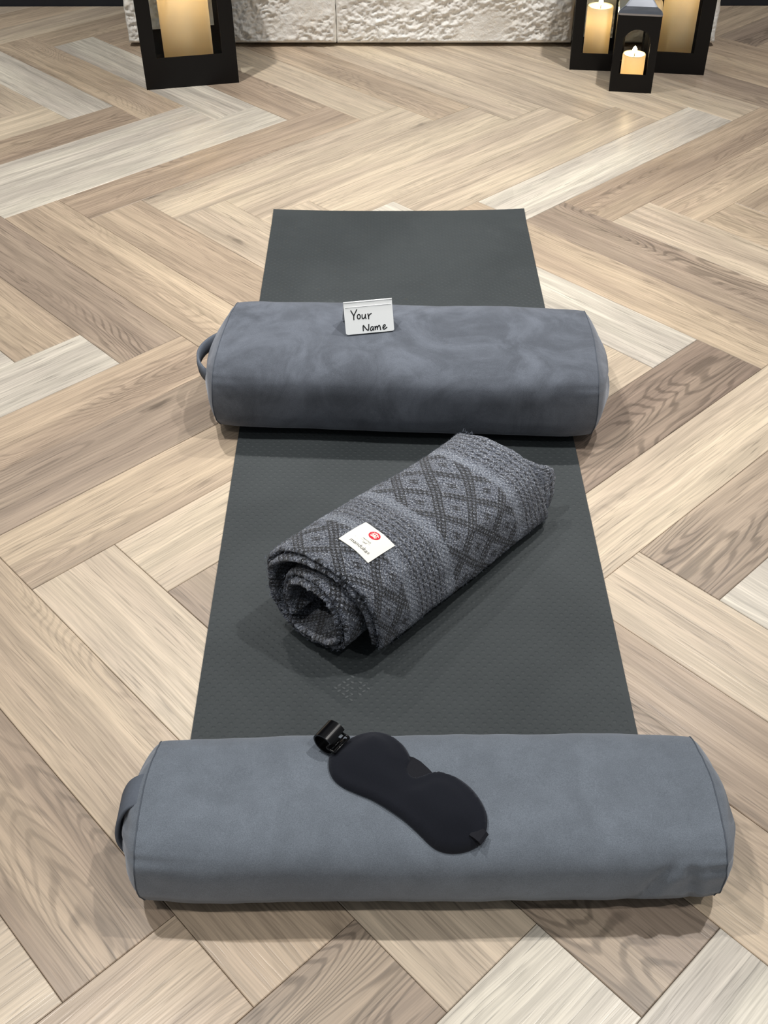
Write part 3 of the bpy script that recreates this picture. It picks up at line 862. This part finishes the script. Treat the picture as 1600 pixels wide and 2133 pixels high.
pyd('wool_fuzz', fv, ff, plain('grey_wool_fibre', srgb(104, 110, 122), .95, spec=.05, var=.6, scale=120), blanket)['kind'] = 'stuff'

# sewn label on the outer layer
LPHI, LTAU, LW, LH = math.radians(18), .20, .055, .060
def outer_pt(s, t, off):                 # s metres round (clockwise), t metres along, from the label centre
    ph = LPHI; n = 12; st = s/n
    for _ in range(n):
        a = Vector(bpoint(ph, LTAU)); b = Vector(bpoint(ph+.01, LTAU)); ph += .01*st/((b-a).length or 1)
    tau = LTAU+t/BLEN
    return Vector(bpoint(ph, tau, TH/2+.0022+off))-org
lv = []; lf = []; NL = 12
for layer, of in ((0, .0), (1, .0011)):
    for j in range(NL+1):
        for i in range(NL+1):
            lv.append(outer_pt((i/NL-.5)*LW, (j/NL-.5)*LH, of))
n1 = (NL+1)**2
for j in range(NL):
    for i in range(NL):
        a = j*(NL+1)+i; lf.append((n1+a, n1+a+1, n1+a+NL+2, n1+a+NL+1)); lf.append((a, a+NL+1, a+NL+2, a+1))
per = [i for i in range(NL+1)]+[j*(NL+1)+NL for j in range(1, NL+1)]+[NL*(NL+1)+i for i in range(NL-1, -1, -1)]+[j*(NL+1) for j in range(NL-1, 0, -1)]
for k in range(len(per)):
    a, b = per[k], per[(k+1) % len(per)]; lf.append((a, b, n1+b, n1+a))
label = pyd('sewn_label', lv, lf, M['label'], blanket); label['label'] = 'cream square label with red round emblem'
def on_label(polys_v, polys_f, nm, mat, off):
    pyd(nm, [outer_pt((p-.5)*LW, (q-.5)*LH, .0011+off) for p, q in polys_v], polys_f, mat, label)
def text_on_label(txt, nm, p0, p1, q, hgt, mat, off=.0003, squash=None):
    cu = bpy.data.curves.new(nm, 'FONT'); cu.body = txt; cu.size = 1; cu.resolution_u = 3; cu.fill_mode = 'FRONT'
    ob = bpy.data.objects.new(nm, cu); COL.objects.link(ob)
    bpy.context.view_layer.update()
    me = bpy.data.meshes.new_from_object(ob.evaluated_get(bpy.context.evaluated_depsgraph_get()))
    bpy.data.objects.remove(ob)
    xs = [v.co.x for v in me.vertices]; x0, x1 = min(xs), max(xs)
    vs = [(p0+(v.co.x-x0)/(x1-x0)*(p1-p0), q+v.co.y*hgt) for v in me.vertices]
    fs = [tuple(p.vertices) for p in me.polygons]
    on_label(vs, fs, nm, mat, off)
text_on_label('manduka', 'brand_lettering', .205, .765, .155, .175, M['print'])
text_on_label('\u00ae', 'registered_mark', .775, .825, .175, .10, M['print'])
text_on_label('PRACTICE', 'tagline_lettering', .365, .615, .470, .055, M['print'])
text_on_label('ON', 'tagline_lettering', .455, .525, .355, .07, M['print'])
text_on_label('\u00ae', 'registered_mark', .530, .565, .365, .07, M['print'])
on_label([(.35,.425),(.45,.425),(.45,.431),(.35,.431)], [(0,1,2,3)], 'tagline_rule', M['printl'], .0003)
on_label([(.55,.425),(.65,.425),(.65,.431),(.55,.431)], [(0,1,2,3)], 'tagline_rule', M['printl'], .0003)
ec, er = (.485, .775), .145
cv = [(ec[0], ec[1])]+[(ec[0]+er*math.cos(t)*LH/LW*.97, ec[1]+er*math.sin(t)) for t in np.linspace(0, 2*PI, 41)[:-1]]
on_label(cv, [(0, 1+k, 1+(k+1) % 40) for k in range(40)], 'red_emblem', M['red'], .0003)
def brush(pts, w, nm):
    vs = []; n = len(pts)
    for i, (x, y) in enumerate(pts):
        a = pts[max(i-1, 0)]; b = pts[min(i+1, n-1)]; dx, dy = b[0]-a[0], b[1]-a[1]; L_ = math.hypot(dx, dy) or 1
        k = w*(math.sin(PI*(i+.6)/(n+.2))**.6)
        vs += [(ec[0]+(x-dy/L_*k)*er, ec[1]+(y+dx/L_*k)*er), (ec[0]+(x+dy/L_*k)*er, ec[1]+(y-dx/L_*k)*er)]
    on_label(vs, [(2*i, 2*i+1, 2*i+3, 2*i+2) for i in range(n-1)], nm, M['label'], .0006)
for st in ([(-.78,.12),(-.5,.30),(-.3,.12),(-.42,-.08)], [(-.55,.55),(-.25,.42),(-.05,.6)], [(-.1,.72),(0,.35),(.1,.72)], [(.1,.55),(.3,.42),(.55,.55)], [(.3,.12),(.5,.32),(.78,.15)],
           [(-.6,-.15),(-.2,.0),(0,.22),(.2,.0),(.6,-.15)], [(-.7,-.35),(-.3,-.3),(0,-.12),(.3,-.3),(.7,-.35)], [(-.5,-.58),(-.2,-.42),(0,-.36),(.2,-.42),(.5,-.58)], [(0,.3),(.02,.02),(0,-.25)]):
    brush(st, .085, 'emblem_brush_mark')

# ------------------------------------------------------------------ eye mask on the front bolster
def b2top(x, y):
    lx = (x-B2C[0])*math.cos(B2R)+(y-B2C[1])*math.sin(B2R); ly = -(x-B2C[0])*math.sin(B2R)+(y-B2C[1])*math.cos(B2R)
    s = 1-.012*(abs(lx)/.345)**3
    q = min(.985, abs(ly)/(B2A*s))
    return MT+.001+B2B+B2B*s*(1-q**B2N)**(1/B2N)
OUT = [(245,310),(233,400),(260,480),(330,545),(450,600),(560,645),(680,715),(800,800),(900,890),(1000,990),(1080,1040),(1180,1058),(1290,1040),(1380,990),(1425,910),(1440,810),(1420,720),(1370,630),(1300,550),(1200,480),(1090,447),(1020,450),(960,465),(900,487),(862,472),(848,430),(860,370),(845,310),(800,240),(730,185),(650,157),(570,150),(480,163),(380,200),(300,255)]
def on_b2(zx, zy, lift=.012):
    px, py = 620+zx/3.636, 1480+zy/3.636
    d = fw + rt2*((px-800)/FPX) - up2*((py-1066.5)/FPX); z = .155
    for _ in range(12):
        k = (z-CAM_H)/d.z; p = Vector((0, 0, CAM_H))+d*k; z = .5*z+.5*(b2top(p.x, p.y)+lift)
    return p.x, p.y
POLY = [on_b2(*p) for p in OUT]
mc = (sum(p[0] for p in POLY)/len(POLY), sum(p[1] for p in POLY)/len(POLY))
# smooth closed outline
def catmull(P, sub=4):
    out = []; n = len(P)
    for i in range(n):
        p0, p1, p2, p3 = P[i-1], P[i], P[(i+1) % n], P[(i+2) % n]
        for s in range(sub):
            t = s/sub
            out.append(tuple(.5*(2*p1[c]+(p2[c]-p0[c])*t+(2*p0[c]-5*p1[c]+4*p2[c]-p3[c])*t*t+(3*p1[c]-p0[c]-3*p2[c]+p3[c])*t**3) for c in (0, 1)))
    return out
OL = catmull(POLY)
emask = empty('eye_mask', (mc[0], mc[1], b2top(*mc))); tag(emask, 'black contoured sleep eye mask lying on the front bolster', 'eye mask')
eo = Vector(emask.location)
def inside(x, y):
    c = False; n = len(OL); j = n-1
    for i in range(n):
        if (OL[i][1] > y) != (OL[j][1] > y) and x < (OL[j][0]-OL[i][0])*(y-OL[i][1])/(OL[j][1]-OL[i][1])+OL[i][0]: c = not c
        j = i
    return c
OLA = np.array(OL); OLB = np.roll(OLA, -1, 0); OLD = OLB-OLA; OLL = (OLD**2).sum(1)
def edist(x, y):
    p = np.array((x, y)); w_ = np.clip(((p-OLA)*OLD).sum(1)/OLL, 0, 1); return float(np.sqrt(((OLA+w_[:, None]*OLD-p)**2).sum(1).min()))
_a, _b, _c = on_b2(300, 290), on_b2(1370, 960), on_b2(835, 560)
BAX = Vector((_b[0]-_a[0], _b[1]-_a[1])).normalized(); BRG = Vector(_c)
def mask_h(x, y, e):
    # two eye domes that flatten into a rolled rim
    q = min(1, e/.010); rim = .0075*math.sqrt(max(0, 1-(1-q)**2))
    pr = (x-BRG.x)*BAX.x+(y-BRG.y)*BAX.y
    return rim+.0105*(1-math.exp(-(max(0, e-.006)/.018)**2))*(1-.62*math.exp(-(pr/.013)**2))
bm = bmesh.new(); g = .0028
xs = [p[0] for p in OL]; ys = [p[1] for p in OL]
rings = []; NRG = 0
base_loop = [bm.verts.new((x, y, 0)) for x, y in OL]
bm.faces.new(base_loop)
bmesh.ops.triangulate(bm, faces=bm.faces[:])
for _ in range(4):
    bmesh.ops.subdivide_edges(bm, edges=[e for e in bm.edges if e.calc_length() > g*2.2], cuts=1, use_grid_fill=False)
    bmesh.ops.triangulate(bm, faces=bm.faces[:], quad_method='BEAUTY', ngon_method='BEAUTY')
    bmesh.ops.beautify_fill(bm, faces=bm.faces[:], edges=[e for e in bm.edges if not e.is_boundary])
for _ in range(6):
    bmesh.ops.smooth_vert(bm, verts=[v_ for v_ in bm.verts if not v_.is_boundary], factor=.5, use_axis_x=True, use_axis_y=True)
bmesh.ops.recalc_face_normals(bm, faces=bm.faces)
if sum(f_.normal.z for f_ in bm.faces) < 0: bmesh.ops.reverse_faces(bm, faces=bm.faces)
res = bmesh.ops.duplicate(bm, geom=bm.verts[:]+bm.edges[:]+bm.faces[:])
low = [q for q in res['geom'] if isinstance(q, bmesh.types.BMVert)]; lowf = [q for q in res['geom'] if isinstance(q, bmesh.types.BMFace)]
vmap = res['vert_map']
lows = set(low)
for v_ in bm.verts:
    x, y = v_.co.x, v_.co.y
    if v_ in lows: v_.co = Vector((x, y, b2top(x, y)+.0035))-eo
    else: v_.co = Vector((x, y, b2top(x, y)+.0055+mask_h(x, y, edist(x, y))))-eo
bmesh.ops.reverse_faces(bm, faces=lowf)
bnd = [e for e in bm.edges if e.is_boundary]
bmesh.ops.bridge_loops(bm, edges=bnd)
bmo('padded_body', bm, M['mask'], emask, True)

def ribbon(nm, pts, nrm, hw, th, mat, parent):
    """flat band through pts; nrm gives the flat side's normal at each point"""
    bm = bmesh.new(); prev = None; n = len(pts)
    for i, p in enumerate(pts):
        p = Vector(p); t = (Vector(pts[min(i+1, n-1)])-Vector(pts[max(i-1, 0)])).normalized()
        N = Vector(nrm[i] if isinstance(nrm, list) else nrm).normalized(); s = t.cross(N).normalized()*hw; N = s.cross(t).normalized()*th
        cur = [bm.verts.new(p+s*a+N*b) for a, b in ((-1,-1),(1,-1),(1,1),(-1,1))]
        if prev:
            for k in range(4): bm.faces.new((prev[k], prev[(k+1) % 4], cur[(k+1) % 4], cur[k]))
        else: bm.faces.new(cur[::-1])
        prev = cur
    bm.faces.new(prev)
    bmesh.ops.bevel(bm, geom=[e for e in bm.edges if e.calc_length() > 0], offset=th*.3, segments=1, affect='EDGES') if False else None
    return bmo(nm, bm, mat, parent, False)
def mp(zx, zy, h):                       # mask-local point above the bolster
    x, y = on_b2(zx, zy, h); return Vector((x, y, b2top(x, y)+h))-eo
# elastic strap folded under, ends looping at both sides
A, Bq = mp(300, 290, .006), mp(1370, 960, .006)
ax = (Bq-A).normalized(); sd = Vector((0, 0, 1)).cross(ax).normalized()
s0 = []; nn = []
LC, LR = A-ax*.010+Vector((0, 0, .0155)), .0150
for q in np.linspace(-.35*PI, 1.28*PI, 64):
    d_ = -ax*math.sin(q+.5*PI*0+.35*PI)*1.0 if False else -ax*math.sin(q)+Vector((0, 0, -math.cos(q)))
    s0.append(LC+d_*LR); nn.append(tuple(d_))
strap = ribbon('strap_loop', s0, nn, .0140, .0011, M['gloss'], emask)
bm = bmesh.new()
bc = A+ax*.002+Vector((0, 0, .0145)); 
for dx in (-.0065, .0065):
    tube(bm, [bc+ax*dx-sd*.0145, bc+ax*dx+sd*.0145], .0016, 8)
for ds in (-.0145, .0145):
    tube(bm, [bc-ax*.0065+sd*ds, bc+ax*.0065+sd*ds], .0016, 8)
tube(bm, [bc-sd*.0145, bc+sd*.0145], .0012, 8)
bmo('slider_buckle', bm, M['gloss'], emask, True)
C0 = Bq
s1 = [C0-ax*.008+Vector((0, 0, .0075)), C0-ax*.001+Vector((0, 0, .0075)), C0+ax*.005+Vector((0, 0, .006)), C0+ax*.008+Vector((0, 0, .003)), C0+ax*.006+Vector((0, 0, .000)), C0-ax*.006+Vector((0, 0, -.001))]
ribbon('strap_tab', s1, [(0, 0, 1), (0, 0, 1), (ax.x*.3, ax.y*.3, 1), (ax.x, ax.y, .2), (ax.x*.3, ax.y*.3, -1), (0, 0, -1)], .0085, .0009, M['band'], emask)
n0, n1_, n2 = mp(800, 400, .006), mp(885, 435, .008), mp(990, 540, .005)
ribbon('folded_strap', [n0, (n0+n1_)/2+Vector((0, 0, .002)), n1_, (n1_+n2)/2+Vector((0, 0, .001)), n2], (0, 0, 1), .012, .0011, M['band'], emask)
